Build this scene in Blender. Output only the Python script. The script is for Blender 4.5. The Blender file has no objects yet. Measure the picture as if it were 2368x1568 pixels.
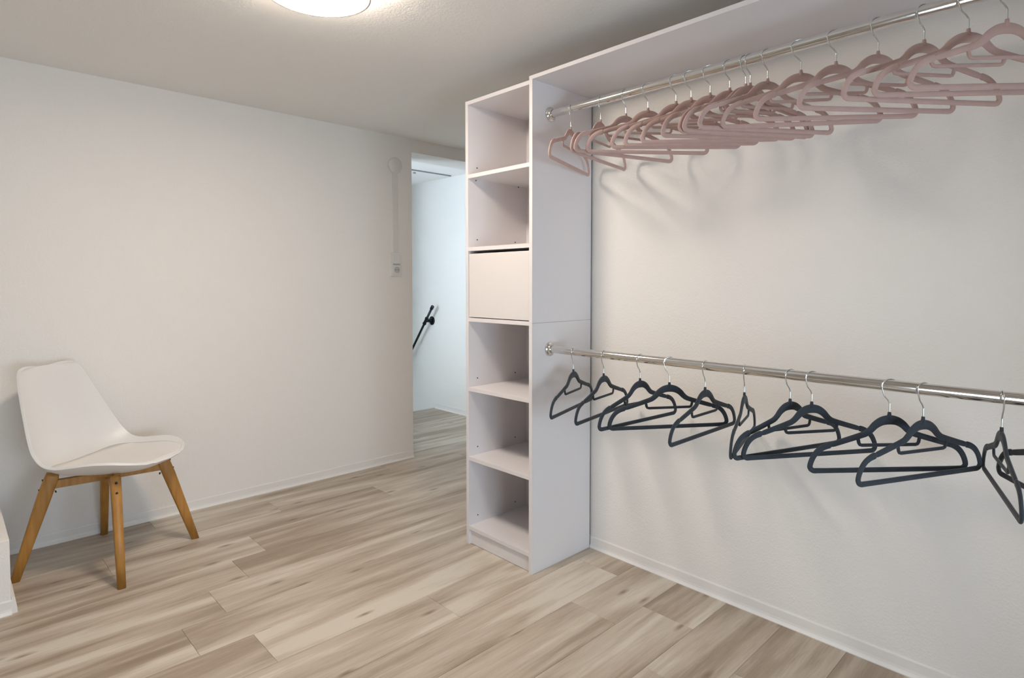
import bpy, bmesh, math, random
from mathutils import Vector, Matrix

random.seed(7)
scene = bpy.context.scene
COL = scene.collection

# ------------------------------------------------------------------ camera
CAM_H = 1.15
F_PX, YAW, PITCH, PPY = 1377.0, 0.80594, 0.03817, 708.0
cam_data = bpy.data.cameras.new('camera')
cam_data.sensor_width = 36.0
cam_data.lens = 36.0 * F_PX / 2368.0
cam_data.shift_y = -(784.0 - PPY) / 2368.0
cam_data.clip_start = 0.02
cam = bpy.data.objects.new('camera', cam_data)
COL.objects.link(cam)
F0 = Vector((math.cos(YAW), math.sin(YAW), 0))
R0 = Vector((math.sin(YAW), -math.cos(YAW), 0))
Z0 = Vector((0, 0, 1))
FW = F0 * math.cos(PITCH) - Z0 * math.sin(PITCH)
UP = Z0 * math.cos(PITCH) + F0 * math.sin(PITCH)
M = Matrix.Identity(4)
for i in range(3):
    M[i][0], M[i][1], M[i][2] = R0[i], UP[i], -FW[i]
M[2][3] = CAM_H
cam.matrix_world = M
scene.camera = cam

# ------------------------------------------------------------------ world, daylight, exposure
world = bpy.data.worlds.new('daylight')
scene.world = world
world.use_nodes = True
bg = world.node_tree.nodes['Background']
bg.inputs['Color'].default_value = (0.70, 0.85, 1.0, 1)
bg.inputs['Strength'].default_value = 10.0
LAMP_STRENGTH = 64.0
CEIL_FILL_STRENGTH = 38.0  # glow of the ring added to brighten the ceiling
LAMP_COLOR = (1.0, 0.865, 0.745)
scene.view_settings.view_transform = 'Standard'
scene.view_settings.look = 'None'
scene.view_settings.gamma = 1.0
scene.view_settings.use_curve_mapping = False
scene.view_settings.exposure = 0.39

def portal(name, loc, rot, sx, sy):
    """window opening marked for the renderer: guides rays to the sky, gives off nothing itself"""
    d = bpy.data.lights.new(name, 'AREA')
    d.shape = 'RECTANGLE'; d.size = sx; d.size_y = sy; d.energy = 1.0
    d.cycles.is_portal = True
    o = bpy.data.objects.new(name, d); COL.objects.link(o)
    o.location = loc; o.rotation_euler = rot
    return o

# ------------------------------------------------------------------ measured layout (metres)
YA = 3.271       # wall with the chair
XB = 2.022       # wall with the clothes rails
XL = -1.7        # wall left of the camera
YF = -1.3        # wall behind the camera
XH = 3.268       # wall with the handrail
CEIL = 2.087
DOOR_X0, DOOR_X1, DOOR_Z = 2.233, 3.10, 2.003
WALL_T = 0.235
EDGE_Y = 4.45    # top of the stairs
WINF = (-0.20, 1.20, 0.25, 1.15)          # x0 x1 z0 z1, window in the wall behind the camera
WINL = None                           # y0 y1 z0 z1, window in the wall left of the camera
WIN2 = (3.67, 4.36, 0.50, 1.97)       # y0 y1 z0 z1 in the landing's far side wall
XLAND = 1.68
YEND = 7.0
if WINF: portal('daylight_portal_room', ((WINF[0]+WINF[1])/2, YF-0.02, (WINF[2]+WINF[3])/2), (math.radians(90), 0, 0), WINF[1]-WINF[0], WINF[3]-WINF[2])
if WINL: portal('daylight_portal_side', (XL-0.02, (WINL[0]+WINL[1])/2, (WINL[2]+WINL[3])/2), (math.radians(90), 0, math.radians(-90)), WINL[1]-WINL[0], WINL[3]-WINL[2])
portal('daylight_portal_landing', (XLAND-0.02, (WIN2[0]+WIN2[1])/2, (WIN2[2]+WIN2[3])/2), (math.radians(90), 0, math.radians(-90)), WIN2[1]-WIN2[0], WIN2[3]-WIN2[2])

# ------------------------------------------------------------------ materials
def nodes_of(name):
    m = bpy.data.materials.new(name); m.use_nodes = True
    nt = m.node_tree
    return m, nt, nt.nodes['Principled BSDF']

def simple(name, col, rough=0.5, metal=0.0, spec=0.5, bump=0.0, bscale=200.0, sheen=0.0, var=0.0, vscale=6.0):
    m, nt, b = nodes_of(name)
    b.inputs['Base Color'].default_value = (*col, 1)
    b.inputs['Roughness'].default_value = rough
    b.inputs['Metallic'].default_value = metal
    b.inputs['Specular IOR Level'].default_value = spec
    if sheen:
        b.inputs['Sheen Weight'].default_value = sheen
        b.inputs['Sheen Roughness'].default_value = 0.4
    tc = nt.nodes.new('ShaderNodeTexCoord')
    if bump:
        n = nt.nodes.new('ShaderNodeTexNoise'); n.inputs['Scale'].default_value = bscale
        n.inputs['Detail'].default_value = 3.0
        nt.links.new(tc.outputs['Object'], n.inputs['Vector'])
        bp = nt.nodes.new('ShaderNodeBump'); bp.inputs['Strength'].default_value = bump
        bp.inputs['Distance'].default_value = 0.002
        nt.links.new(n.outputs['Fac'], bp.inputs['Height'])
        nt.links.new(bp.outputs['Normal'], b.inputs['Normal'])
    if var:
        n = nt.nodes.new('ShaderNodeTexNoise'); n.inputs['Scale'].default_value = vscale
        nt.links.new(tc.outputs['Object'], n.inputs['Vector'])
        r = nt.nodes.new('ShaderNodeValToRGB')
        r.color_ramp.elements[0].position = 0.3; r.color_ramp.elements[1].position = 0.7
        r.color_ramp.elements[0].color = tuple(c*(1-var) for c in col) + (1,)
        r.color_ramp.elements[1].color = tuple(min(1, c*(1+var)) for c in col) + (1,)
        nt.links.new(n.outputs['Fac'], r.inputs['Fac'])
        nt.links.new(r.outputs['Color'], b.inputs['Base Color'])
    return m

def plaster(name, col, strength, scale, dist):
    m, nt, b = nodes_of(name)
    b.inputs['Base Color'].default_value = (*col, 1)
    b.inputs['Roughness'].default_value = 0.85
    b.inputs['Specular IOR Level'].default_value = 0.25
    tc = nt.nodes.new('ShaderNodeTexCoord')
    n1 = nt.nodes.new('ShaderNodeTexNoise'); n1.inputs['Scale'].default_value = scale
    n1.inputs['Detail'].default_value = 4.0; n1.inputs['Roughness'].default_value = 0.6
    n2 = nt.nodes.new('ShaderNodeTexNoise'); n2.inputs['Scale'].default_value = scale*0.25
    n2.inputs['Detail'].default_value = 2.0
    nt.links.new(tc.outputs['Object'], n1.inputs['Vector'])
    nt.links.new(tc.outputs['Object'], n2.inputs['Vector'])
    ad = nt.nodes.new('ShaderNodeMath'); ad.operation = 'MULTIPLY_ADD'; ad.inputs[1].default_value = 0.5
    nt.links.new(n2.outputs['Fac'], ad.inputs[0]); nt.links.new(n1.outputs['Fac'], ad.inputs[2])
    bp = nt.nodes.new('ShaderNodeBump'); bp.inputs['Strength'].default_value = strength
    bp.inputs['Distance'].default_value = dist
    nt.links.new(ad.outputs[0], bp.inputs['Height'])
    nt.links.new(bp.outputs['Normal'], b.inputs['Normal'])
    return m

def plank_material():
    m, nt, b = nodes_of('oak_laminate')
    L = nt.links
    tc = nt.nodes.new('ShaderNodeTexCoord'); oi = nt.nodes.new('ShaderNodeObjectInfo')
    sep = nt.nodes.new('ShaderNodeMath'); sep.operation = 'MULTIPLY'; sep.inputs[1].default_value = 57.0
    L.new(oi.outputs['Random'], sep.inputs[0])
    off = nt.nodes.new('ShaderNodeVectorMath'); off.operation = 'ADD'
    L.new(tc.outputs['Object'], off.inputs[0]); L.new(sep.outputs[0], off.inputs[1])
    def noise(sx, sy, detail, rough=0.55, dist=0.0):
        mp = nt.nodes.new('ShaderNodeMapping'); mp.inputs['Scale'].default_value = (sx, sy, 1.0)
        L.new(off.outputs[0], mp.inputs['Vector'])
        n = nt.nodes.new('ShaderNodeTexNoise'); n.inputs['Scale'].default_value = 1.0
        n.inputs['Detail'].default_value = detail; n.inputs['Roughness'].default_value = rough
        n.inputs['Distortion'].default_value = dist
        L.new(mp.outputs[0], n.inputs['Vector']); return n
    broad = noise(1.1, 10.0, 3.0, 0.5, 0.5)
    mid = noise(1.9, 34.0, 6.0, 0.60, 0.7)
    fine = noise(12.0, 150.0, 6.0, 0.65, 0.5)
    def mul(node, k):
        x = nt.nodes.new('ShaderNodeMath'); x.operation = 'MULTIPLY'; x.inputs[1].default_value = k
        L.new(node.outputs[0], x.inputs[0]); return x
    def add(a, c):
        x = nt.nodes.new('ShaderNodeMath'); x.operation = 'ADD'
        L.new(a.outputs[0], x.inputs[0]); L.new(c.outputs[0], x.inputs[1]); return x
    s = add(add(mul(broad, 0.72), mul(mid, 0.22)), mul(fine, 0.16))
    tone = nt.nodes.new('ShaderNodeMath'); tone.operation = 'MULTIPLY_ADD'
    tone.inputs[1].default_value = 0.07; tone.inputs[2].default_value = -0.035
    L.new(oi.outputs['Random'], tone.inputs[0])
    cen = nt.nodes.new('ShaderNodeMath'); cen.operation = 'ADD'; cen.inputs[1].default_value = -0.03
    L.new(s.outputs[0], cen.inputs[0]); s = add(cen, tone)
    ramp = nt.nodes.new('ShaderNodeValToRGB')
    e = ramp.color_ramp.elements
    e[0].position = 0.36; e[0].color = (0.31, 0.242, 0.18, 1)
    e[1].position = 0.63; e[1].color = (0.645, 0.588, 0.50, 1)
    for p, c in ((0.45, (0.385, 0.312, 0.24, 1)), (0.515, (0.49, 0.415, 0.332, 1)), (0.575, (0.555, 0.487, 0.40, 1))):
        x = e.new(p); x.color = c
    L.new(s.outputs[0], ramp.inputs['Fac'])
    # knots
    mp = nt.nodes.new('ShaderNodeMapping'); mp.inputs['Scale'].default_value = (1.4, 5.0, 1.0)
    wn = nt.nodes.new('ShaderNodeVectorMath'); wn.operation = 'SCALE'; wn.inputs['Scale'].default_value = 0.03
    L.new(mid.outputs['Color'], wn.inputs[0])
    wa = nt.nodes.new('ShaderNodeVectorMath'); wa.operation = 'ADD'
    L.new(off.outputs[0], wa.inputs[0]); L.new(wn.outputs[0], wa.inputs[1])
    L.new(wa.outputs[0], mp.inputs['Vector'])
    vo = nt.nodes.new('ShaderNodeTexVoronoi'); vo.voronoi_dimensions = '2D'; vo.inputs['Scale'].default_value = 1.0
    L.new(mp.outputs[0], vo.inputs['Vector'])
    kr = nt.nodes.new('ShaderNodeValToRGB')
    kr.color_ramp.elements[0].position = 0.008; kr.color_ramp.elements[0].color = (0.75, 0.75, 0.75, 1)
    kr.color_ramp.elements[1].position = 0.062; kr.color_ramp.elements[1].color = (0, 0, 0, 1)
    L.new(vo.outputs['Distance'], kr.inputs['Fac'])
    mx = nt.nodes.new('ShaderNodeMix'); mx.data_type = 'RGBA'
    L.new(kr.outputs['Color'], mx.inputs['Factor'])
    L.new(ramp.outputs['Color'], mx.inputs['A'])
    mx.inputs['B'].default_value = (0.19, 0.125, 0.08, 1)
    L.new(mx.outputs['Result'], b.inputs['Base Color'])
    b.inputs['Roughness'].default_value = 0.42
    b.inputs['Specular IOR Level'].default_value = 0.4
    bp = nt.nodes.new('ShaderNodeBump'); bp.inputs['Strength'].default_value = 0.12; bp.inputs['Distance'].default_value = 0.001
    L.new(fine.outputs['Fac'], bp.inputs['Height']); L.new(bp.outputs['Normal'], b.inputs['Normal'])
    return m

def wood(name, c0, c1):
    m, nt, b = nodes_of(name)
    tc = nt.nodes.new('ShaderNodeTexCoord')
    mp = nt.nodes.new('ShaderNodeMapping'); mp.inputs['Scale'].default_value = (60, 60, 5)
    nt.links.new(tc.outputs['Object'], mp.inputs['Vector'])
    n = nt.nodes.new('ShaderNodeTexNoise'); n.inputs['Scale'].default_value = 1.0; n.inputs['Detail'].default_value = 4
    nt.links.new(mp.outputs[0], n.inputs['Vector'])
    r = nt.nodes.new('ShaderNodeValToRGB')
    r.color_ramp.elements[0].position = 0.3; r.color_ramp.elements[0].color = (*c0, 1)
    r.color_ramp.elements[1].position = 0.7; r.color_ramp.elements[1].color = (*c1, 1)
    nt.links.new(n.outputs['Fac'], r.inputs['Fac']); nt.links.new(r.outputs['Color'], b.inputs['Base Color'])
    b.inputs['Roughness'].default_value = 0.42
    return m

def emissive(name, col, strength):
    m, nt, b = nodes_of(name)
    b.inputs['Base Color'].default_value = (0.9, 0.9, 0.9, 1)
    b.inputs['Emission Color'].default_value = (*col, 1)
    b.inputs['Emission Strength'].default_value = strength
    return m

def pane_material():
    m = bpy.data.materials.new('clear_pane'); m.use_nodes = True
    nt = m.node_tree; nt.nodes.clear()
    out = nt.nodes.new('ShaderNodeOutputMaterial')
    t = nt.nodes.new('ShaderNodeBsdfTransparent'); g = nt.nodes.new('ShaderNodeBsdfGlossy')
    g.inputs['Roughness'].default_value = 0.02
    mx = nt.nodes.new('ShaderNodeMixShader'); fr = nt.nodes.new('ShaderNodeFresnel'); fr.inputs['IOR'].default_value = 1.35
    nt.links.new(fr.outputs[0], mx.inputs[0]); nt.links.new(t.outputs[0], mx.inputs[1]); nt.links.new(g.outputs[0], mx.inputs[2])
    nt.links.new(mx.outputs[0], out.inputs['Surface'])
    return m

MAT = dict(
    wall=plaster('white_woodchip_plaster', (0.89, 0.87, 0.835), 0.8, 150.0, 0.0018),
    ceiling=plaster('white_ceiling_plaster', (0.93, 0.91, 0.875), 0.7, 110.0, 0.0025),
    base=simple('white_skirting', (0.87, 0.85, 0.82), 0.45),
    plank=plank_material(),
    sub=simple('joint_screed', (0.22, 0.17, 0.13), 0.9),
    board=simple('white_melamine', (0.80, 0.775, 0.785), 0.42, bump=0.08, bscale=900.0),
    edge=simple('white_edging', (0.78, 0.755, 0.745), 0.42),
    gap_shade=simple('gap_shade_dark', (0.10, 0.085, 0.08), 0.8),  # dark colour painted in for the shade between tower and wall
    dark=simple('dark_hole', (0.05, 0.045, 0.045), 0.6),
    chrome=simple('chrome', (0.76, 0.74, 0.71), 0.12, 1.0),
    hook=simple('hook_chrome', (0.75, 0.78, 0.80), 0.16, 1.0),
    pink=simple('dusty_pink_velvet', (0.555, 0.385, 0.345), 0.85, spec=0.15, sheen=0.15, bump=0.2, bscale=1500, var=0.04, vscale=30),
    charcoal=simple('charcoal_velvet', (0.044, 0.053, 0.064), 0.8, spec=0.2, sheen=0.22, bump=0.2, bscale=1500, var=0.1, vscale=30),
    shell=simple('white_chair_plastic', (0.82, 0.81, 0.79), 0.38),
    pad=simple('white_leatherette', (0.82, 0.80, 0.765), 0.5, bump=0.1, bscale=500),
    beech=wood('honey_beech', (0.36, 0.165, 0.03), (0.50, 0.25, 0.055)),
    bolt=simple('dark_bolt', (0.06, 0.05, 0.045), 0.4, 0.8),
    socket=simple('white_switch_plastic', (0.80, 0.80, 0.79), 0.3),
    sockgrey=simple('socket_recess', (0.55, 0.55, 0.54), 0.4),
    duct=simple('painted_duct', (0.78, 0.77, 0.74), 0.5),
    pipe=simple('black_steel_pipe', (0.018, 0.022, 0.028), 0.35, 0.6),
    rim=simple('beige_lamp_rim', (0.62, 0.52, 0.43), 0.35, 0.3),
    lampbase=simple('lamp_base_white', (0.8, 0.79, 0.77), 0.4),
    glow=emissive('lamp_diffuser', LAMP_COLOR, LAMP_STRENGTH),
    ceil_fill=emissive('ceiling_fill_glow', LAMP_COLOR, CEIL_FILL_STRENGTH),
    gasket=simple('grey_gasket', (0.30, 0.31, 0.32), 0.7),
    pane=pane_material(),
    frame=simple('white_window_frame', (0.8, 0.8, 0.79), 0.35),
)

# ------------------------------------------------------------------ mesh helpers
def link(name, me, mat, parent=None, loc=None, rot=None):
    o = bpy.data.objects.new(name, me)
    COL.objects.link(o)
    if mat is not None and len(me.materials) == 0:
        me.materials.append(MAT[mat])
    if parent is not None:
        o.parent = parent
    if loc is not None: o.location = loc
    if rot is not None: o.rotation_euler = rot
    return o

def tag(o, label=None, cat=None, group=None, kind=None):
    if label: o['label'] = label
    if cat: o['category'] = cat
    if group: o['group'] = group
    if kind: o['kind'] = kind
    return o

def empty(name, loc=(0, 0, 0), rot=(0, 0, 0)):
    o = bpy.data.objects.new(name, None); COL.objects.link(o)
    o.empty_display_size = 0.05
    o.location = loc; o.rotation_euler = rot
    return o

def add_box(bm, x0, x1, y0, y1, z0, z1):
    vs = [bm.verts.new((x, y, z)) for x in (x0, x1) for y in (y0, y1) for z in (z0, z1)]
    for f in ((0, 1, 3, 2), (4, 6, 7, 5), (0, 4, 5, 1), (2, 3, 7, 6), (0, 2, 6, 4), (1, 5, 7, 3)):
        bm.faces.new([vs[i] for i in f])
    return vs

def finish(bm, name, smooth=False, bevel=0.0, seg=2):
    bmesh.ops.recalc_face_normals(bm, faces=bm.faces)
    if bevel > 0:
        ed = [e for e in bm.edges if len(e.link_faces) == 2 and e.calc_face_angle(0) > 0.6]
        bmesh.ops.bevel(bm, geom=ed, offset=bevel, segments=seg, affect='EDGES', profile=0.5)
    me = bpy.data.meshes.new(name); bm.to_mesh(me); bm.free()
    if smooth:
        for p in me.polygons: p.use_smooth = True
    return me

def box(name, x0, x1, y0, y1, z0, z1, mat, parent=None, bevel=0.0, origin=None):
    """a box mesh whose object origin sits at the centre of its base"""
    o0 = origin or ((x0+x1)/2, (y0+y1)/2, z0)
    bm = bmesh.new()
    add_box(bm, x0-o0[0], x1-o0[0], y0-o0[1], y1-o0[1], z0-o0[2], z1-o0[2])
    me = finish(bm, name, bevel=bevel)
    o = link(name, me, mat, parent)
    p = Vector(o0)
    o.location = p - parent.location if parent is not None else p
    return o

def boxes(name, lst, mat, parent=None):
    bm = bmesh.new()
    for b in lst: add_box(bm, *b)
    return link(name, finish(bm, name), mat, parent)

def lathe(name, prof, mat, parent=None, seg=32, smooth=True):
    """profile (r, z) turned about the local z axis"""
    bm = bmesh.new(); rings = []
    for r, z in prof:
        if r < 1e-6:
            rings.append([bm.verts.new((0, 0, z))])
        else:
            rings.append([bm.verts.new((r*math.cos(2*math.pi*k/seg), r*math.sin(2*math.pi*k/seg), z)) for k in range(seg)])
    for a, b in zip(rings[:-1], rings[1:]):
        for k in range(seg):
            k2 = (k+1) % seg
            if len(a) == 1 and len(b) == 1: continue
            if len(a) == 1: bm.faces.new((a[0], b[k], b[k2]))
            elif len(b) == 1: bm.faces.new((a[k], a[k2], b[0]))
            else: bm.faces.new((a[k], a[k2], b[k2], b[k]))
    me = finish(bm, name, smooth)
    return link(name, me, mat, parent)

def tube(bm, pts, rad, seg=8, caps=True):
    pts = [Vector(p) for p in pts]; rings = []
    rads = rad if isinstance(rad, (list, tuple)) else [rad]*len(pts)
    ref = None
    for i, p in enumerate(pts):
        t = (pts[min(i+1, len(pts)-1)] - pts[max(i-1, 0)]).normalized()
        if ref is None:
            ref = Vector((0, 1, 0)) if abs(t.y) < 0.9 else Vector((1, 0, 0))
        u = (ref - t*ref.dot(t)).normalized(); v = t.cross(u); ref = u
        rings.append([bm.verts.new(p + (u*math.cos(2*math.pi*k/seg) + v*math.sin(2*math.pi*k/seg))*rads[i]) for k in range(seg)])
    for a, b in zip(rings[:-1], rings[1:]):
        for k in range(seg):
            bm.faces.new((a[k], a[(k+1) % seg], b[(k+1) % seg], b[k]))
    if caps:
        bm.faces.new(rings[0][::-1]); bm.faces.new(rings[-1])

def flat_sweep(bm, pts, hws, ht, closed=False):
    """bar of rounded-rectangle section swept along a path in the local xz plane"""
    n = len(pts); rings = []
    for i in range(n):
        p = Vector(pts[i])
        a = Vector(pts[(i-1) % n] if closed or i > 0 else pts[i])
        b = Vector(pts[(i+1) % n] if closed or i < n-1 else pts[i])
        t = (b-a).normalized(); nr = Vector((-t.y, t.x)); w = hws[i]
        c = min(w, ht)*0.55
        sec = [(w, ht-c), (w-c, ht), (-w+c, ht), (-w, ht-c), (-w, -ht+c), (-w+c, -ht), (w-c, -ht), (w, -ht+c)]
        rings.append([bm.verts.new((p.x+nr.x*s, d, p.y+nr.y*s)) for s, d in sec])
    m = n if closed else n-1
    for i in range(m):
        a, b = rings[i], rings[(i+1) % n]
        for k in range(8):
            bm.faces.new((a[k], a[(k+1) % 8], b[(k+1) % 8], b[k]))
    if not closed:
        bm.faces.new(rings[0][::-1]); bm.faces.new(rings[-1])

def catmull(pts, per=6, closed=False):
    out = []; n = len(pts)
    P = [Vector(p) for p in pts]
    rng = range(n) if closed else range(n-1)
    for i in rng:
        p0 = P[(i-1) % n] if closed or i > 0 else P[i]*2-P[i+1]
        p1 = P[i]; p2 = P[(i+1) % n]
        p3 = P[(i+2) % n] if closed or i < n-2 else P[(i+1) % n]*2-P[i]
        for k in range(per):
            t = k/per
            out.append(0.5*((2*p1)+(p2-p0)*t+(2*p0-5*p1+4*p2-p3)*t*t+(3*p1-p0-3*p2+p3)*t**3))
    if not closed: out.append(P[-1])
    return out

def prism(name, prof, p0, p1, side, mat, parent=None):
    """profile (distance from wall, height) run along the wall foot from p0 to p1; side = unit vector out of the wall"""
    bm = bmesh.new(); s = Vector((*side, 0)); r = []
    o = (Vector((*p0, 0))+Vector((*p1, 0)))/2
    for p in (p0, p1):
        b = Vector((*p, 0)) - o
        r.append([bm.verts.new(b + s*d + Vector((0, 0, z))) for d, z in prof])
    n = len(prof)
    for k in range(n):
        bm.faces.new((r[0][k], r[0][(k+1) % n], r[1][(k+1) % n], r[1][k]))
    bm.faces.new(r[0][::-1]); bm.faces.new(r[1])
    ob = link(name, finish(bm, name), mat, parent)
    ob.location = o
    return ob

# ------------------------------------------------------------------ the setting
def struct(o): return tag(o, kind='structure')

struct(boxes('wall_back', [(XL-0.15, DOOR_X0, YA, YA+WALL_T, -0.03, CEIL),
                           (DOOR_X0, DOOR_X1, YA, YA+WALL_T, DOOR_Z, CEIL),
                           (DOOR_X1, XH, YA, YA+WALL_T, -0.03, CEIL)], 'wall'))
struct(boxes('wall_right', [(XB, XB+0.12, YF, 2.12, -0.03, CEIL)], 'wall'))
struct(boxes('wall_hall', [(XB+0.12, XH, 2.0, 2.12, -0.03, CEIL)], 'wall'))
struct(boxes('wall_landing_right', [(XH, XH+0.15, 2.0, YEND, -2.6, CEIL)], 'wall'))
def holed(name, u0, u1, hole, mk):
    if not hole: lst = [mk(u0, u1, -0.03, CEIL)]
    else:
        a, b, c, d = hole
        lst = [mk(u0, a, -0.03, CEIL), mk(b, u1, -0.03, CEIL), mk(a, b, -0.03, c), mk(a, b, d, CEIL)]
    return struct(boxes(name, lst, 'wall'))
holed('wall_left', YF, YA, WINL, lambda p, q, r, t: (XL-0.2, XL, p, q, r, t))
holed('wall_front', XL-0.2, XB+0.12, WINF, lambda p, q, r, t: (p, q, YF-0.2, YF, r, t))
a, b, c, d = WIN2
struct(boxes('wall_landing_left', [(XLAND-0.2, XLAND, YA+WALL_T, a, -0.03, CEIL), (XLAND-0.2, XLAND, b, EDGE_Y+0.1, -0.03, CEIL),
                                   (XLAND-0.2, XLAND, a, b, -0.03, c), (XLAND-0.2, XLAND, a, b, d, CEIL)], 'wall'))
struct(boxes('wall_stair_left', [(XLAND, 2.33, EDGE_Y, EDGE_Y+0.1, -0.03, CEIL), (2.33, 2.43, EDGE_Y, YEND, -2.6, CEIL)], 'wall'))
struct(boxes('wall_stair_end', [(2.33, XH+0.15, YEND, YEND+0.15, -2.6, CEIL)], 'wall'))
struct(boxes('ceiling', [(XL-0.15, XH+0.15, YF-0.2, YEND+0.15, CEIL, CEIL+0.12)], 'ceiling'))
struct(box('wall_plinth', XL, 0.150, 2.673, YA, 0.0, 0.262, 'wall', bevel=0.004))

# floor: screed below, one object per plank on it
floor = struct(boxes('floor', [(XL, XH, YF, YA, -0.05, -0.009), (XLAND, XH, YA, EDGE_Y, -0.05, -0.009)], 'sub'))
PW, PL = 0.1969, 1.279
JOINTS = {0: 1.216, 1: 0.460, 2: 0.984, 3: 0.8427, 4: 0.692, 5: 0.5495, 6: 0.7105, 7: 1.264, 8: 1.894, 9: 1.616, 10: 1.777, 11: 1.495, 12: 1.660, -1: 0.6985}
plank_cache = {}
def plank(x0, x1, y0, y1):
    g = 0.0003
    lx, ly = round(x1-x0-2*g, 4), round(y1-y0-2*g, 4)
    if lx < 0.01 or ly < 0.01: return
    key = (lx, ly)
    if key not in plank_cache:
        bm = bmesh.new(); t = 0.0008
        lo = [bm.verts.new((sx*lx/2, sy*ly/2, -0.009)) for sx, sy in ((-1, -1), (1, -1), (1, 1), (-1, 1))]
        mi = [bm.verts.new((sx*lx/2, sy*ly/2, -0.0007)) for sx, sy in ((-1, -1), (1, -1), (1, 1), (-1, 1))]
        hi = [bm.verts.new((sx*(lx/2-t), sy*(ly/2-t), 0.0)) for sx, sy in ((-1, -1), (1, -1), (1, 1), (-1, 1))]
        for p, q in ((lo, mi), (mi, hi)):
            for k in range(4): bm.faces.new((p[k], p[(k+1) % 4], q[(k+1) % 4], q[k]))
        bm.faces.new(hi); bm.faces.new(lo[::-1])
        plank_cache[key] = finish(bm, 'plank')
    link('plank', plank_cache[key], 'plank', floor, loc=((x0+x1)/2, (y0+y1)/2, 0))
for k in range(-7, 23):
    y1 = 3.147 - PW*k; y0 = y1 - PW
    y0c, y1c = max(y0, YF), min(y1, EDGE_Y)
    if y1c - y0c < 0.01: continue
    jx = JOINTS.get(k, random.uniform(0, PL))
    if y1c <= 2.03: xa, xb = XL, XB
    elif y0c > YA: xa, xb = XLAND, XH
    else: xa, xb = XL, XH
    x = jx - PL*math.ceil((jx-xa)/PL)
    while x < xb:
        p0, p1 = max(x, xa), min(x+PL, xb)
        if p1-p0 > 0.01: plank(p0, p1, y0c, y1c)
        x += PL

# stairs going down behind the landing edge
for k in range(10):
    zt = -0.19*(k+1); y0 = EDGE_Y + 0.26*k
    st = box('stair_step', 2.43, XH, y0, y0+0.30, zt-0.04, zt, 'base', bevel=0.004)
    struct(st)
struct(boxes('trim_1', [(2.43, XH, EDGE_Y, EDGE_Y+0.012, -0.19, 0.0)], 'base'))

# skirting boards
SK = [(0, 0), (0.0115, 0), (0.0115, 0.003), (0.0085, 0.007), (0.0055, 0.012), (0.0042, 0.02), (0.0042, 0.046), (0.0025, 0.05), (0, 0.05)]
struct(prism('baseboard_back', SK, (0.150, YA), (DOOR_X0, YA), (0, -1), 'base'))
struct(prism('baseboard_right', SK, (XB, YF), (XB, 1.609), (-1, 0), 'base'))
SKP = [(0, 0), (0.016, 0), (0.015, 0.02), (0.010, 0.055), (0.004, 0.06), (0, 0.06)]
struct(prism('baseboard_plinth_side', SKP, (0.150, 2.673), (0.150, YA-0.012), (1, 0), 'base'))
struct(prism('baseboard_plinth_front', SK, (XL, 2.673), (0.150, 2.673), (0, -1), 'base'))
struct(prism('baseboard_landing', SK, (XH, YA+WALL_T), (XH, EDGE_Y-0.03), (-1, 0), 'base'))
struct(prism('baseboard_left', SK, (XL, YF), (XL, 2.66), (1, 0), 'base'))
struct(prism('baseboard_front', SK, (XL+0.012, YF), (XB-0.012, YF), (0, 1), 'base'))

def window(name, along, x0, x1, z0, z1, fixed, depth):
    """white casement in a reveal; along = 'x' or 'y'"""
    def bb(u0, u1, d0, d1, w0, w1):
        return (u0, u1, fixed+d0, fixed+d1, w0, w1) if along == 'x' else (fixed+d0, fixed+d1, u0, u1, w0, w1)
    t = 0.05; mid = (x0+x1)/2
    fr = boxes(name, [bb(x0, x1, 0, depth, z0, z0+t), bb(x0, x1, 0, depth, z1-t, z1), bb(x0, x0+t, 0, depth, z0+t, z1-t),
                      bb(x1-t, x1, 0, depth, z0+t, z1-t), bb(mid-0.03, mid+0.03, 0, depth, z0+t, z1-t)], 'frame')
    struct(fr)
    for u0, u1 in ((x0+t, mid-0.03), (mid+0.03, x1-t)):
        boxes('pane', [bb(u0, u1, depth*0.45, depth*0.55, z0+t, z1-t)], 'pane', fr)
    return fr
if WINF: window('window_1', 'x', *WINF, YF-0.14, 0.06)
if WINL: window('window_3', 'y', *WINL, XL-0.14, 0.06)
window('window_2', 'y', *WIN2, XLAND-0.14, 0.06)

# ------------------------------------------------------------------ shelf tower
X0, Y0, Y1 = 1.6533, 1.6104, 2.0138
XBK = 2.0145
T = 0.017
tower = tag(empty('shelf_tower', (X0, (Y0+Y1)/2, 0)), 'tall narrow white open shelf tower with one closed drawer, standing against the textured wall', 'shelf')
ZT = 1.9310
def tpart(name, x0, x1, y0, y1, z0, z1, mat='board', bevel=0.0007, parent=tower):
    return box(name, x0, x1, y0, y1, z0, z1, mat, parent, bevel)
tpart('side_panel', X0, XBK, Y0, Y0+T, 0.0, 0.9944)
tpart('side_panel', X0, XBK, Y0, Y0+T, 0.9950, ZT)
far = tpart('side_panel', X0, XBK, Y1-T, Y1, 0.0, ZT)
tpart('back_panel', XBK-0.004, XBK, Y0+T, Y1-T, 0.062, ZT-0.001)
tpart('gap_shade_strip', XBK, XBK+0.0035, Y0+0.0005, Y1-0.0005, 0.055, ZT-0.001, 'gap_shade', 0.0)  # added dark strip standing in for the shadow gap behind the tower
tpart('top_panel', X0, XBK-0.004, Y0+T, Y1-T, ZT-0.0165, ZT-0.0005)
for i, z in enumerate((0.083, 0.391, 0.697, 1.001, 1.306, 1.618)):
    tpart('shelf', X0+0.0006, XBK-0.004, Y0+T, Y1-T, z-0.0165, z)
tpart('kickboard', X0+0.012, X0+0.028, Y0+T, Y1-T, 0.0015, 0.0665)
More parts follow.
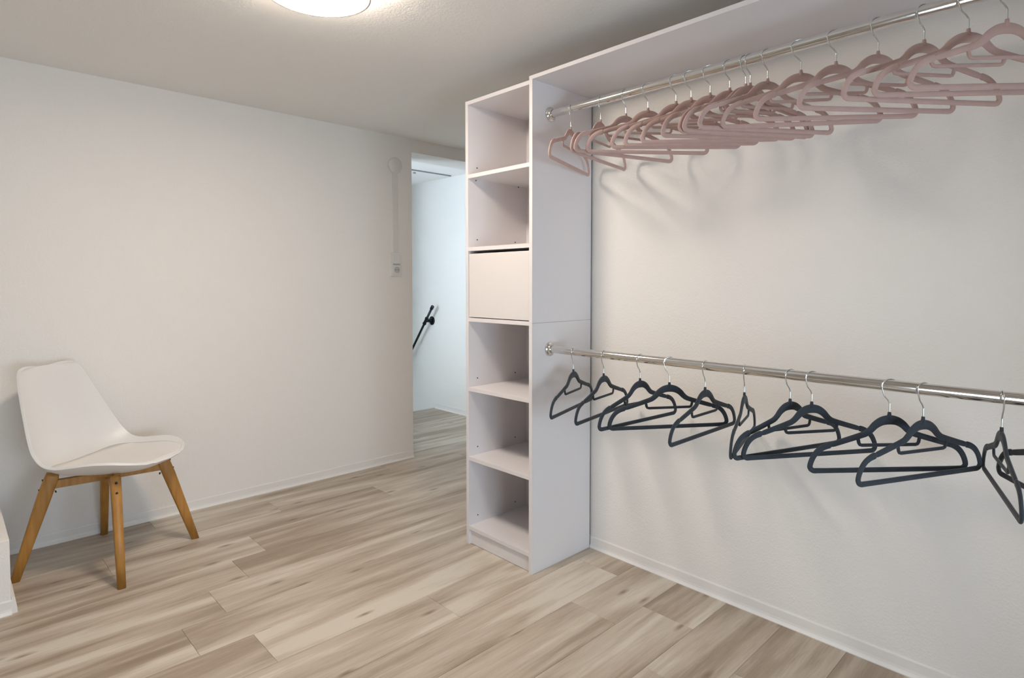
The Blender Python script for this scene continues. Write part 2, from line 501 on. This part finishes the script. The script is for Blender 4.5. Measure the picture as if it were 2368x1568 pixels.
dr = tpart('drawer', X0+0.020, XBK-0.03, Y0+T+0.013, Y1-T-0.013, 1.008, 1.235)
b0 = box('drawer_front', X0+0.003, X0+0.020, Y0+T+0.0025, Y1-T-0.0025, 1.0045, 1.2775, 'edge', None, 0.0008)
b0.parent = dr; b0.location = b0.location - Vector((dr.location + tower.location))
bm = bmesh.new(); tube(bm, [(0, 0, 0), (0, -0.003, 0)], 0.0026, 10); pin_me = finish(bm, 'shelf_pin')
for z in (0.083, 0.391, 0.697, 1.306, 1.618):
    for x in (1.704, 1.936):
        link('shelf_pin', pin_me, 'dark', tower, loc=Vector((x, Y1-T+0.0005, z+0.035))-tower.location)
for x in (1.698, 1.957):
    link('shelf_pin', pin_me, 'dark', tower, loc=Vector((x, Y1-T+0.0005, 1.598))-tower.location)

# clothes bay: top board, far upright, rails
YR = -0.42
tb = box('wardrobe_top_board', X0, XBK, YR-T, Y0+T, ZT, ZT+0.0145, 'board', None, 0.0007)
tag(tb, 'long white top board bridging from the shelf tower over the upper clothes rail', 'board')
up = box('wardrobe_side_board', X0, XBK, YR-T, YR, 0.0, ZT, 'board', None, 0.0007)
tag(up, 'tall white side board holding the free ends of both clothes rails', 'board')
XR, ZU, ZLW = 1.755, 1.8158, 0.8878
RR = 0.0147
def rail(z, label):
    root = tag(empty('clothes_rail', (XR, Y0, z)), label, 'rail', 'chrome clothes rails')
    bm = bmesh.new(); tube(bm, [(0, -0.004, 0), (0, -0.008, 0), (0, YR-Y0+0.004, 0)], RR, 40)
    link('rod', finish(bm, 'rod', True), 'chrome', root)
    # shade flat caps
    for yy, s in ((0.0, 1), (YR-Y0, -1)):
        fl = lathe('flange', [(0.0, 0.0), (0.028, 0.0), (0.028, 0.004), (0.026, 0.006), (0.0205, 0.007), (0.0195, 0.012), (0.0185, 0.016), (0.0155, 0.017), (0.0155, 0.008)], 'chrome', root, 40)
        fl.rotation_euler = (math.radians(90)*s, 0, 0); fl.location = (0, yy, 0)
    return root
rail(ZU, 'upper chrome clothes rail carrying the pink hangers')
rail(ZLW, 'lower chrome clothes rail carrying the dark hangers')

# ------------------------------------------------------------------ hangers
NECK = -0.070
half = [(0.0, -0.0190, 0.0120), (0.020, -0.0222, 0.0112), (0.037, -0.0320, 0.0098), (0.049, -0.0440, 0.0088), (0.060, -0.0525, 0.0082),
        (0.074, -0.0580, 0.0077), (0.112, -0.0695, 0.0073), (0.146, -0.0795, 0.0069), (0.1535, -0.0820, 0.0052), (0.1575, -0.0824, 0.0080), (0.172, -0.0870, 0.0076),
        (0.187, -0.0960, 0.0072), (0.1985, -0.1095, 0.0069), (0.2055, -0.1240, 0.0067)]
for an in (0, -22, -45, -68, -90):
    half.append((0.1960+0.0125*math.cos(math.radians(an)), -0.1357+0.0125*math.sin(math.radians(an)), 0.0066))
half += [(0.1925, -0.1482, 0.0066), (0.187, -0.1482, 0.0065), (0.175, -0.1483, 0.0064), (0.15, -0.1484, 0.0063), (0.07, -0.1484, 0.0063), (0.0, -0.1484, 0.0063)]
loop = half + [(-x, v, w) for x, v, w in half[-2:0:-1]]
sm = catmull([Vector((x, v+NECK, w)) for x, v, w in loop], 3, True)
bm = bmesh.new()
flat_sweep(bm, [(p.x, p.y) for p in sm], [p.z for p in sm], 0.0030, True)
flat_sweep(bm, [(0, NECK+0.001), (0, NECK-0.005), (0, NECK-0.009), (0, NECK-0.016)], [0.0036, 0.0044, 0.0062, 0.0066], 0.0034)
hanger_body = finish(bm, 'hanger_body', True)
tb_half = [(0.083, -0.056), (0.0825, -0.066), (0.080, -0.078), (0.077, -0.0825), (0.072, -0.084)]
tpts = [(x, v+NECK) for x, v in tb_half] + [(0.03, -0.084+NECK), (-0.03, -0.084+NECK)] + [(-x, v+NECK) for x, v in tb_half[::-1]]
bm = bmesh.new(); flat_sweep(bm, tpts, [0.0042]*len(tpts), 0.0026); tie_mesh = finish(bm, 'tie_bar', True)
hook_cache = {}
def hook_for(deg):
    """wire hook bent wide enough to clear the rail it crosses at this angle, resting on top of it"""
    w = round(max(0.0202, (RR+0.0018)/math.cos(math.radians(deg))+0.0004), 4)
    if w not in hook_cache:
        hk = [(0, NECK-0.006), (0, NECK+0.018), (-0.001, NECK+0.025), (-0.30*w, NECK+0.034), (-0.68*w, NECK+0.044)]
        zc = -0.0012; h_ = RR+0.0015-zc              # the top of the bend just presses on the rail
        for k in range(13):
            an = math.radians(196 - k*16.0)
            hk.append((w*math.cos(an), zc+h_*math.sin(an)))
        bm = bmesh.new(); tube(bm, catmull([Vector((x, 0, z)) for x, z in hk], 3), 0.0017, 8)
        hook_cache[w] = finish(bm, 'hook', True)
    return hook_cache[w]
hanger_body_dark = hanger_body.copy(); tie_dark = tie_mesh.copy()
ORD = ['first', 'second', 'third', 'fourth', 'fifth', 'sixth', 'seventh', 'eighth', 'ninth', 'tenth', 'eleventh', 'twelfth', 'thirteenth', 'fourteenth', 'fifteenth', 'sixteenth', 'seventeenth']
def hanger(y, deg, z, dark, label, group):
    root = tag(empty('clothes_hanger', (XR, y, z), (0, 0, math.radians(deg))), label, 'hanger', group)
    link('hanger_body', hanger_body_dark if dark else hanger_body, 'charcoal' if dark else 'pink', root)
    link('tie_bar', tie_dark if dark else tie_mesh, 'charcoal' if dark else 'pink', root)
    tag(link('hook', hook_for(deg), 'hook', root), 'chrome wire hook')
UPPER = [(1.5037, 19.6), (1.3615, 10.2), (1.2505, -17.5), (1.1597, -39.5), (1.0525, -44), (0.998, -47.5), (0.9323, -49), (0.8685, -39.1), (0.8185, -34),
         (0.8045, -34), (0.7531, -35), (0.66, -53), (0.5694, -48.1), (0.4696, -39.4), (0.3703, -37.5), (0.2833, -48.0), (0.2132, -47.1)]
LOWER = [(1.4866, 17.8), (1.341, 10.8), (1.1827, -4.5), (1.0667, -34.4), (0.9374, 0.2), (0.8085, 15.5), (0.6734, -19.8), (0.6146, -32.9),
         (0.4249, -40.6), (0.3520, -25.2), (0.2000, 16.2), (0.110, 33.0)]
for i, (y, dg) in enumerate(UPPER):
    hanger(y, dg, ZU, False, '%s dusty pink velvet hanger from the shelf tower on the upper rail' % ORD[i], 'pink velvet hangers on the upper rail')
for i, (y, dg) in enumerate(LOWER):
    hanger(y, dg, ZLW, True, '%s charcoal velvet hanger from the shelf tower on the lower rail' % ORD[i], 'charcoal velvet hangers on the lower rail')

# ------------------------------------------------------------------ chair
CC = Vector((0.4896, 2.9294, 0))
chair = tag(empty('dining_chair', CC, (0, 0, math.atan2(-0.76, 0.65))), 'white moulded shell chair with padded seat and splayed honey-coloured wooden legs', 'chair')
# local x = forward, local y: lateral (positive = away from the back wall)
# rows: centre (x,z), rim (x, half width, z)
ROWS = [((0.2580, 0.4380), (0.2580, 0.000, 0.4380)),
        ((0.2545, 0.4355), (0.2500, 0.082, 0.4415)),
        ((0.2400, 0.4280), (0.2330, 0.128, 0.4490)),
        ((0.2200, 0.4190), (0.2060, 0.166, 0.4590)),
        ((0.1800, 0.4090), (0.1650, 0.194, 0.4670)),
        ((0.1150, 0.4010), (0.1050, 0.214, 0.4685)),
        ((0.0400, 0.3960), (0.0300, 0.225, 0.4600)),
        ((-0.040, 0.3940), (-0.030, 0.229, 0.4540)),
        ((-0.105, 0.4040), (-0.080, 0.228, 0.4640)),
        ((-0.150, 0.4380), (-0.118, 0.223, 0.4990)),
        ((-0.178, 0.4900), (-0.142, 0.214, 0.5400)),
        ((-0.200, 0.5500), (-0.166, 0.201, 0.5900)),
        ((-0.222, 0.6250), (-0.192, 0.186, 0.6500)),
        ((-0.244, 0.7000), (-0.220, 0.169, 0.7150)),
        ((-0.260, 0.7550), (-0.240, 0.155, 0.7640)),
        ((-0.270, 0.7870), (-0.251, 0.143, 0.7900)),
        ((-0.276, 0.8040), (-0.259, 0.118, 0.8070)),
        ((-0.278, 0.8085), (-0.278, 0.000, 0.8085))]
NS = 36
NRW = len(ROWS)-1
def shell_point(ri, s):
    ri = max(0.0, min(NRW-1e-6, ri)); i = int(ri); f = ri-i
    def cr(get):
        v = [get(ROWS[max(0, min(NRW, i+k))]) for k in (-1, 0, 1, 2)]
        return 0.5*((2*v[1])+(v[2]-v[0])*f+(2*v[0]-5*v[1]+4*v[2]-v[3])*f*f+(3*v[1]-v[0]-3*v[2]+v[3])*f**3)
    cx_, cz_ = cr(lambda r: r[0][0]), cr(lambda r: r[0][1])
    rx, rz = cr(lambda r: r[1][0]), cr(lambda r: r[1][2])
    if i in (0, NRW-1):                      # rounded ends: the squared width runs straight to zero
        w = math.sqrt(max(0.0, ROWS[i][1][1]**2*(1-f)+ROWS[i+1][1][1]**2*f))
    else:
        w = cr(lambda r: r[1][1])
    e = abs(s)**3.3
    return Vector((cx_+(rx-cx_)*e, w*s, cz_+(rz-cz_)*e))
def disc(u, v):
    """square grid to round outline"""
    return u*math.sqrt(1-v*v/2), v*math.sqrt(1-u*u/2)
NR = 64
bm = bmesh.new(); grid = []
for r in range(NR+1):
    row = []
    for k in range(NS+1):
        u, v = disc(-1+2*r/NR, -1+2*k/NS)
        lim = math.sqrt(max(1e-9, 1-u*u))
        row.append(bm.verts.new(shell_point((u+1)/2*NRW, max(-1, min(1, v/lim)))))
    grid.append(row)
for r in range(NR):
    for k in range(NS):
        bm.faces.new((grid[r][k], grid[r][k+1], grid[r+1][k+1], grid[r+1][k]))
bmesh.ops.recalc_face_normals(bm, faces=bm.faces)
me = bpy.data.meshes.new('shell'); bm.to_mesh(me); bm.free()
for p in me.polygons: p.use_smooth = True
up_face = [p for p in me.polygons if abs(p.center.x) < 0.1 and abs(p.center.y) < 0.05][0]
sh = link('shell', me, 'shell', chair)
md = sh.modifiers.new('thickness', 'SOLIDIFY'); md.thickness = 0.011
md.offset = -1 if up_face.normal.z > 0 else 1
bv = sh.modifiers.new('rounding', 'BEVEL'); bv.width = 0.0035; bv.segments = 3; bv.limit_method = 'ANGLE'; bv.angle_limit = math.radians(50)
# seat pad
bm = bmesh.new(); top = []; bot = []
R_A, R_B = 0.9, 8.6
NRc = 32
for r in range(NRc+1):
    tr, brow = [], []
    for k in range(NS+1):
        u, v = disc(-1+2*r/NRc, -1+2*k/NS)
        rho = min(1.0, math.hypot(u, v))
        box_ = (1-abs(u)**5)**0.2 if abs(u) < 1 else 0.0       # squarer than an ellipse
        lim = math.sqrt(max(1e-9, 1-u*u))
        p = shell_point(R_A+(R_B-R_A)*(u+1)/2, max(-1, min(1, v/lim))*0.90*box_)
        lift = 0.0005+0.017*(1-rho**5)*(1-0.85*max(0.0, u))
        tr.append(bm.verts.new(p+Vector((0, 0, lift)))); brow.append(bm.verts.new(p+Vector((0, 0, -0.002))))
    top.append(tr); bot.append(brow)
for r in range(NRc):
    for k in range(NS):
        bm.faces.new((top[r][k], top[r][k+1], top[r+1][k+1], top[r+1][k]))
        bm.faces.new((bot[r][k], bot[r+1][k], bot[r+1][k+1], bot[r][k+1]))
for r in range(NRc):
    bm.faces.new((top[r][0], top[r+1][0], bot[r+1][0], bot[r][0])); bm.faces.new((top[r][NS], bot[r][NS], bot[r+1][NS], top[r+1][NS]))
for k in range(NS):
    bm.faces.new((top[0][k], bot[0][k], bot[0][k+1], top[0][k+1])); bm.faces.new((top[NRc][k], top[NRc][k+1], bot[NRc][k+1], bot[NRc][k]))
tag(link('seat_pad', finish(bm, 'seat_pad', True), 'pad', chair), 'thin cream seat pad')
# legs: flat tapered boards splayed outwards along the diagonals
def leg_mesh():
    bm = bmesh.new(); rings = []
    # local frame: u radial, v tangential
    for (r, z, hu, hv) in ((0.313, 0.0, 0.0165, 0.0140), (0.270, 0.14, 0.0195, 0.0160), (0.215, 0.315, 0.0245, 0.0180), (0.191, 0.385, 0.0235, 0.0185), (0.188, 0.396, 0.021, 0.017)):
        tilt = math.atan2(0.122, 0.385)
        ring = []
        for k in range(16):
            an = 2*math.pi*k/16; c, s = math.cos(an), math.sin(an)
            u = hu*math.copysign(abs(c)**0.45, c); v = hv*math.copysign(abs(s)**0.45, s)
            dz = -u*math.sin(tilt)*(0 if z == 0 else -1)
            ring.append(bm.verts.new((r+u*math.cos(tilt), v, z+dz)))
        rings.append(ring)
    for a_, b_ in zip(rings[:-1], rings[1:]):
        for k in range(16): bm.faces.new((a_[k], a_[(k+1) % 16], b_[(k+1) % 16], b_[k]))
    bm.faces.new(rings[0][::-1]); bm.faces.new(rings[-1])
    me = finish(bm, 'leg')
    for p in me.polygons: p.use_smooth = len(p.vertices) == 4
    return me
lm = leg_mesh()
bm = bmesh.new(); tube(bm, [(0, 0, 0), (0.004, 0, 0), (0.005, 0, 0)], [0.0048, 0.0048, 0.003], 12); bolt_me = finish(bm, 'bolt')
for k in range(4):
    lg = link('leg', lm, 'beech', chair, rot=(0, 0, math.radians(45+90*k)))
    for z in (0.335, 0.372):
        rr_ = 0.191+(0.385-z)*0.317+0.0235
        link('bolt', bolt_me, 'bolt', lg, loc=(rr_-0.001, 0, z+0.004), rot=(0, math.radians(17), 0))
    link('bolt', bolt_me, 'bolt', lg, loc=(0.191+0.055*0.317-0.026, 0, 0.322), rot=(0, math.radians(197), 0))
def beam(name, z0, z1):
    bm = bmesh.new(); add_box(bm, -0.185, 0.185, -0.012, 0.012, z0, z1)
    return finish(bm, name, bevel=0.002)
for ang in (45, 135):
    link('cross_beam', beam('cross_beam', 0.338, 0.370 if ang == 45 else 0.3695), 'beech', chair, rot=(0, 0, math.radians(ang)))
bm = bmesh.new(); add_box(bm, -0.075, 0.075, -0.075, 0.075, 0.368, 0.386); 
link('seat_mount', finish(bm, 'seat_mount', bevel=0.004), 'beech', chair)

# ------------------------------------------------------------------ ceiling lamp
lx, ly, lr = 0.8476, 1.7349, 0.157
lamp = tag(empty('ceiling_lamp', (lx, ly, CEIL)), 'round flush ceiling lamp with glowing white diffuser and thin beige rim', 'lamp')
lathe('lamp_base', [(0, 0.0), (0.12, 0.0), (0.12, -0.046), (0.1535, -0.048), (0.1535, -0.0535), (0, -0.0535)], 'lampbase', lamp, 72, False)
lathe('diffuser', [(0.0, -0.0605), (0.10, -0.0600), (0.150, -0.0585), (0.1535, -0.055), (0.1535, -0.0538), (0.0, -0.0538)], 'glow', lamp, 72)
lathe('ceiling_fill_ring', [(0.1203, -0.045), (0.134, -0.045), (0.134, -0.010), (0.1203, -0.010), (0.1203, -0.045)], 'ceil_fill', lamp, 72, False)  # unseen emitter added above the rim to throw extra light on the ceiling
lathe('rim_ring', [(0.1540, -0.0615), (0.1590, -0.0615), (0.1590, -0.049), (0.1540, -0.049), (0.1540, -0.0615)], 'rim', lamp, 72, False)

# ------------------------------------------------------------------ wall fittings by the doorway
jb = tag(empty('junction_box', (2.107, YA, 1.900)), 'round white painted junction box cover on the wall beside the doorway', 'junction box')
o = lathe('cover', [(0, 0.0), (0.050, 0.0), (0.050, 0.007), (0.046, 0.012), (0.0, 0.014)], 'duct', jb, 40); o.rotation_euler = (math.radians(90), 0, 0)
cd = box('cable_duct', 2.083, 2.121, YA-0.009, YA, 1.346, 1.853, 'duct', None, 0.0015)
tag(cd, 'narrow white cable duct running down the wall from round junction box to socket', 'cable duct')
sk = tag(empty('switch_socket', (2.108, YA, 1.195)), 'white double plate with light switch above a round power socket beside the doorway', 'switch')
box('cover_frame', 2.068, 2.148, YA-0.009, YA, 1.195, 1.346, 'socket', sk, 0.002)
box('switch_rocker', 2.0805, 2.1355, YA-0.014, YA-0.008, 1.277, 1.3335, 'socket', sk, 0.002)
ins = box('socket_insert', 2.0805, 2.1355, YA-0.012, YA-0.008, 1.2075, 1.264, 'socket', sk, 0.0015)
gap = box('switch_gap', 2.082, 2.134, YA-0.0102, YA-0.0088, 1.268, 1.2735, 'gasket', sk)
cup = lathe('socket_cup', [(0.0, 0.0003), (0.0185, 0.0003), (0.0185, 0.003), (0.0205, 0.003), (0.0205, 0.0), (0.0, 0.0)], 'sockgrey', None, 32, False)
cup.parent = ins; cup.rotation_euler = (math.radians(90), 0, 0); cup.location = Vector((2.108, YA-0.012, 1.236)) - ins.location - sk.location
for s in (-1, 1):
    hobj = lathe('contact_hole', [(0, 0), (0.0028, 0), (0.0028, 0.0012), (0, 0.0012)], 'dark', None, 12, False)
    hobj.parent = ins; hobj.rotation_euler = (math.radians(90), 0, 0)
    hobj.location = Vector((2.108+s*0.0095, YA-0.0121, 1.236)) - ins.location - sk.location

# ------------------------------------------------------------------ handrail and hatch over the landing
XHR = XH-0.073
hr = tag(empty('handrail', (XH, 4.48, 0.815)), 'black steel pipe handrail sloping down along the white stairwell wall', 'handrail')
def hp_(x, y, z): return Vector((x, y, z)) - hr.location
p_top = Vector((XHR, 4.364, 0.940)); sl = Vector((0, 0.62, -0.785)).normalized()
tee = Vector((XHR, 4.470, 0.8065))
sl = (tee-p_top).normalized()
bm = bmesh.new(); tube(bm, [hp_(*p_top), hp_(*(tee)), hp_(*(tee+sl*2.2))], 0.0105, 16); link('pipe', finish(bm, 'pipe', True), 'pipe', hr)
bm = bmesh.new(); tube(bm, [hp_(*(p_top-sl*0.006)), hp_(*(p_top+sl*0.026))], 0.0155, 16); link('end_cap', finish(bm, 'end_cap'), 'pipe', hr)
def bracket(t):
    c = tee+sl*t
    bm = bmesh.new()
    tube(bm, [hp_(*(c-sl*0.03)), hp_(*(c+sl*0.03))], 0.0145, 16)
    for q in (-0.03, 0.03): tube(bm, [hp_(*(c+sl*(q-0.006))), hp_(*(c+sl*(q+0.006)))], 0.0175, 16)
    tube(bm, [hp_(*c), hp_(XH-0.004, c.y, c.z)], 0.0135, 16)
    tube(bm, [hp_(XH-0.030, c.y, c.z), hp_(XH-0.004, c.y, c.z)], 0.0185, 16)
    b_ = link('bracket', finish(bm, 'bracket'), 'pipe', hr)
    fl = lathe('wall_flange', [(0, 0), (0.041, 0), (0.041, 0.005), (0.038, 0.007), (0.02, 0.009), (0.0, 0.009)], 'pipe', None, 32)
    fl.parent = b_; fl.rotation_euler = (0, math.radians(-90), 0); fl.location = hp_(XH, c.y, c.z)
bracket(0.0); bracket(1.7)

hatch = tag(empty('ceiling_hatch', (2.85, 4.55, CEIL)), 'white loft hatch panel in the ceiling over the landing', 'hatch')
box('panel', 2.46, 3.222, 4.130, 4.95, CEIL-0.010, CEIL+0.002, 'base', hatch)
box('gasket', 2.46, 3.222, 4.120, 4.130, CEIL-0.0095, CEIL+0.002, 'gasket', hatch)
o = lathe('latch', [(0, 0.0), (0.012, 0.0), (0.012, -0.008), (0, -0.010)], 'gasket', hatch, 20); o.location = Vector((2.885, 4.185, CEIL-0.010))-hatch.location
